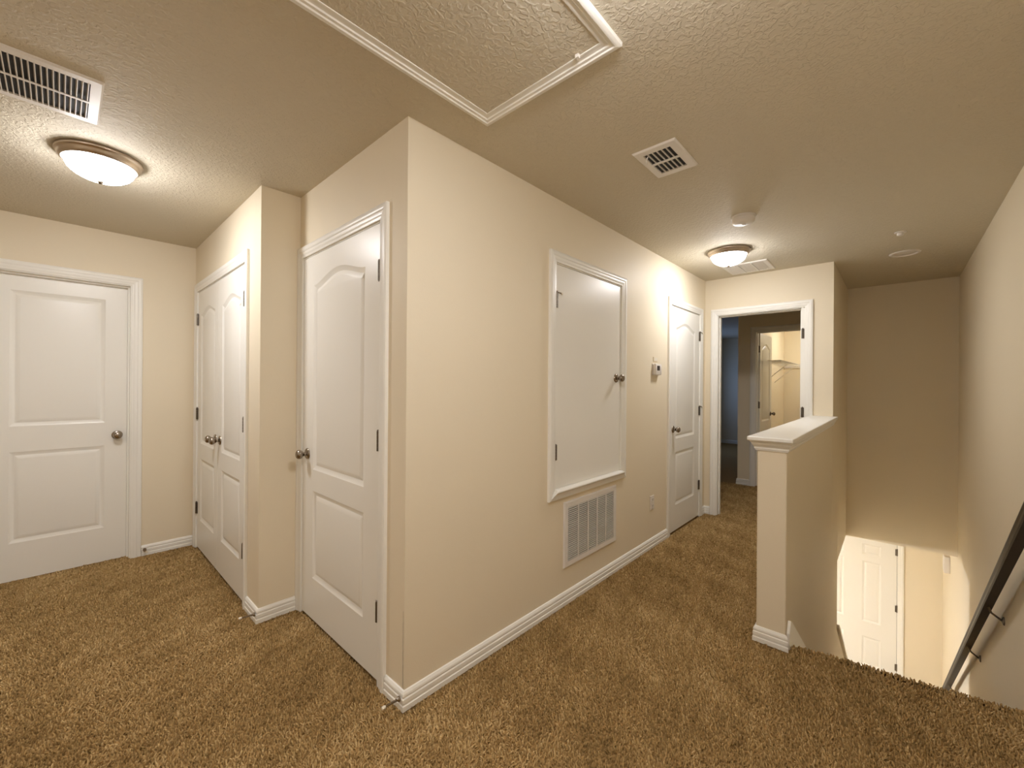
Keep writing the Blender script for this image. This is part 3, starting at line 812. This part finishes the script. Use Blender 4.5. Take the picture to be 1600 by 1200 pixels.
for x in (2.42, 3.66, 4.52, 5.9):
    s = rail_s(x); p = Vector(railpt(s, 0, -0.030))
    b = MB().tube(p, p + Vector((0, -0.012, -0.030)), 0.0055, 10).tube(p + Vector((0,-0.012,-0.030)), (p.x, 0.008, p.z-0.060), 0.0055, 10)
    b.lathe([(0.0,0.0005),(0.024,0.0005),(0.022,0.006),(0.010,0.010)], 'y', (p.x, 0, p.z-0.060), 20)
    b.build('bracket', 'hinge', hr, smooth=40)

# door chime box on the right wall at the foot of the stairs
ch = tag(empty('door_chime', (6.84, YJ, -0.680)), 'small white chime box on the wall at the foot of the stairs', 'door chime')
MB().box(-0.075, 0.075, 0.0005, 0.05, -0.075, 0.110).build('cover', 'plastic', ch, bevel=0.006, seg=2)
MB().box(-0.050, 0.050, 0.05, 0.053, -0.050, 0.085).build('face_panel', 'plastic', ch, bevel=0.002)

# ------------------------------------------------------------------ closet wire shelf
ws = tag(empty('wire_shelf', (7.75, 1.475, 1.70)), 'white wire shelf with hanging rod inside the lit closet', 'shelf')
x0, x1 = -0.95, 1.045
for k in range(6):
    MB().tube((x0, -0.01-0.058*k, 0), (x1, -0.01-0.058*k, 0), 0.003, 6).build('long_wire', 'wire', ws)
MB().tube((x0, -0.30, -0.030), (x1, -0.30, -0.030), 0.004, 6).build('front_lip', 'wire', ws)
c0 = MB().tube((0, -0.005, 0.003), (0, -0.302, 0.003), 0.0022, 5).tube((0, -0.302, 0.003), (0, -0.300, -0.030), 0.0022, 5).build('cross_wire', 'wire', ws)
for k in range(52):
    x = x0 + 0.01 + (x1-x0-0.02)*k/51
    if k == 0: c0.location = (x, 0, 0)
    else: copy_part(c0, ws, (x, 0, 0))
for x in (-0.45, 0.25):
    MB().tube((x, -0.295, -0.030), (x, -0.004, -0.30), 0.005, 8).build('brace', 'wire', ws)
b = MB().box(1.012, 1.048, -0.315, -0.19, -0.045, 0.012).box(1.012, 1.048, -0.15, -0.03, -0.045, 0.012)
MB().box(1.030, 1.0485, -0.33, -0.01, -0.045, 0.014).build('end_bracket', 'plastic', ws, bevel=0.003)

# ------------------------------------------------------------------ carpet pile
def field(x, y, seed, scales):
    r = np.random.default_rng(seed); v = np.zeros_like(x)
    for sc, amp in scales:
        for _ in range(5):
            a = r.uniform(0, 2*PI); k = 2*PI/sc*r.uniform(0.7, 1.35); v += amp*np.sin(k*(x*math.cos(a)+y*math.sin(a)) + r.uniform(0, 2*PI))
    return v
def inside(x, y):
    nx = np.interp(y, [p[0] for p in NOSE[::-1]], [p[1] for p in NOSE[::-1]])
    ok = (y > YJ+0.003) & (x > -1.0) & (y < YF+0.07)
    ok &= np.where(y < YH, x < nx+0.012, x < 6.28)
    hall = (y < YA-0.012) | ((x > XG+0.13) & (y < 2.2))
    nook = (y >= YA-0.012) & (y < YD-0.012) & (x < XC+0.004)
    nook2 = (y >= YD-0.012) & (x < XE+0.004)
    ok &= hall | nook | nook2
    # half wall and far wall footprints
    ok &= ~((x > XN-0.012) & (x < XG+0.1) & (y > YH-0.002) & (y < YN+0.012))
    ok &= ~((x > XG-0.012) & (x < XG+0.13) & ((y > GY1) | (y < GY0)))
    ok &= ~((x > XG+0.05) & (y < YH+T+0.01))
    return ok
def tufts(sp, rmin, rmax, keep):
    nx, ny = int(7.4/sp), int(4.9/sp)
    gx, gy = np.meshgrid(np.arange(nx)*sp - 1.05, np.arange(ny)*sp - 0.48)
    gx = gx.ravel() + RNG.uniform(-.5, .5, gx.size)*sp; gy = gy.ravel() + RNG.uniform(-.5, .5, gy.size)*sp
    F = gx*math.cos(YAW) + gy*math.sin(YAW); R = gx*math.sin(YAW) - gy*math.cos(YAW)
    k = inside(gx, gy) & keep(F) & (np.abs(R) < F*1.35 + 0.75)
    gx, gy = gx[k], gy[k]; n = gx.size
    lay = field(gx*0.55 + gy*0.25, gy*1.15 - gx*0.35, 3, [(0.8, 0.32), (0.22, 0.34), (0.11, 0.26)])
    dirn = field(gx, gy, 5, [(1.2, 0.8), (0.4, 0.6)]) * 1.3
    th = dirn + RNG.normal(0, 1.5, n)
    lean = np.clip(0.0042 + 0.0016*lay + RNG.normal(0, 0.0034, n), 0, 0.012)
    h = RNG.uniform(0.0085, 0.0155, n)
    r = RNG.uniform(rmin, rmax, n)
    drop = np.zeros(n)
    nxx = np.interp(gy, [p[0] for p in NOSE[::-1]], [p[1] for p in NOSE[::-1]])
    past = np.where(gy < YH, np.clip(gx - nxx, 0, 0.012), 0)
    drop = 0.016 - np.sqrt(np.clip(0.016**2 - past**2, 0, None))
    V = np.zeros((n, 9, 3)); ph = RNG.uniform(0, 2*PI, n)
    for ring, (f, rr, lf) in enumerate(((0.0, 0.9, 0.0), (0.62, 1.0, 0.5), (1.0, 0.45, 1.0))):
        for q in range(3):
            a = ph + q*2*PI/3 + ring*0.5
            V[:, ring*3+q, 0] = gx + np.cos(a)*r*rr + np.cos(th)*lean*lf + past*f*0.4
            V[:, ring*3+q, 1] = gy + np.sin(a)*r*rr + np.sin(th)*lean*lf
            V[:, ring*3+q, 2] = FZ - 0.001 + h*f - drop
    tone = np.clip(0.47 + 0.10*lay + RNG.normal(0, 0.165, n), 0, 1)  # random yarn tone, plus shading of the pile lay put into the colour
    return V, tone
Va, ta = tufts(0.0092, 0.0030, 0.0056, lambda F: (F > 0.85) & (F < 2.9))
Vb, tb = tufts(0.0118, 0.0042, 0.0072, lambda F: (F >= 2.9) & (F < 5.9))
V = np.concatenate([Va, Vb]); tn = np.concatenate([ta, tb]); n = len(V)
tri = []
for a in (0, 3):
    for q in range(3):
        s = (q+1) % 3
        tri += [(a+q, a+s, a+3+s), (a+q, a+3+s, a+3+q)]
tri.append((6, 7, 8))
tri = np.array(tri)
loops = (np.arange(n)[:, None, None]*9 + tri[None]).reshape(-1).astype(np.int32)
me = bpy.data.meshes.new('carpet_pile')
me.vertices.add(n*9); me.vertices.foreach_set('co', V.reshape(-1).astype(np.float32))
nt_ = n*len(tri)
me.loops.add(nt_*3); me.loops.foreach_set('vertex_index', loops)
me.polygons.add(nt_); me.polygons.foreach_set('loop_start', np.arange(0, nt_*3, 3, dtype=np.int32))
at_ = me.attributes.new('tone', 'FLOAT', 'POINT')
at_.data.foreach_set('value', np.repeat(tn, 9).astype(np.float32))
me.polygons.foreach_set('use_smooth', np.ones(nt_, dtype=bool))
me.update(calc_edges=True)
me.materials.append(M['pile'])
cp = bpy.data.objects.new('carpet_pile', me); COL.objects.link(cp)
tag(cp, 'brown cut-pile carpet covering the landing floor', 'carpet', kind='stuff')
print('tufts', n, 'tris', nt_)
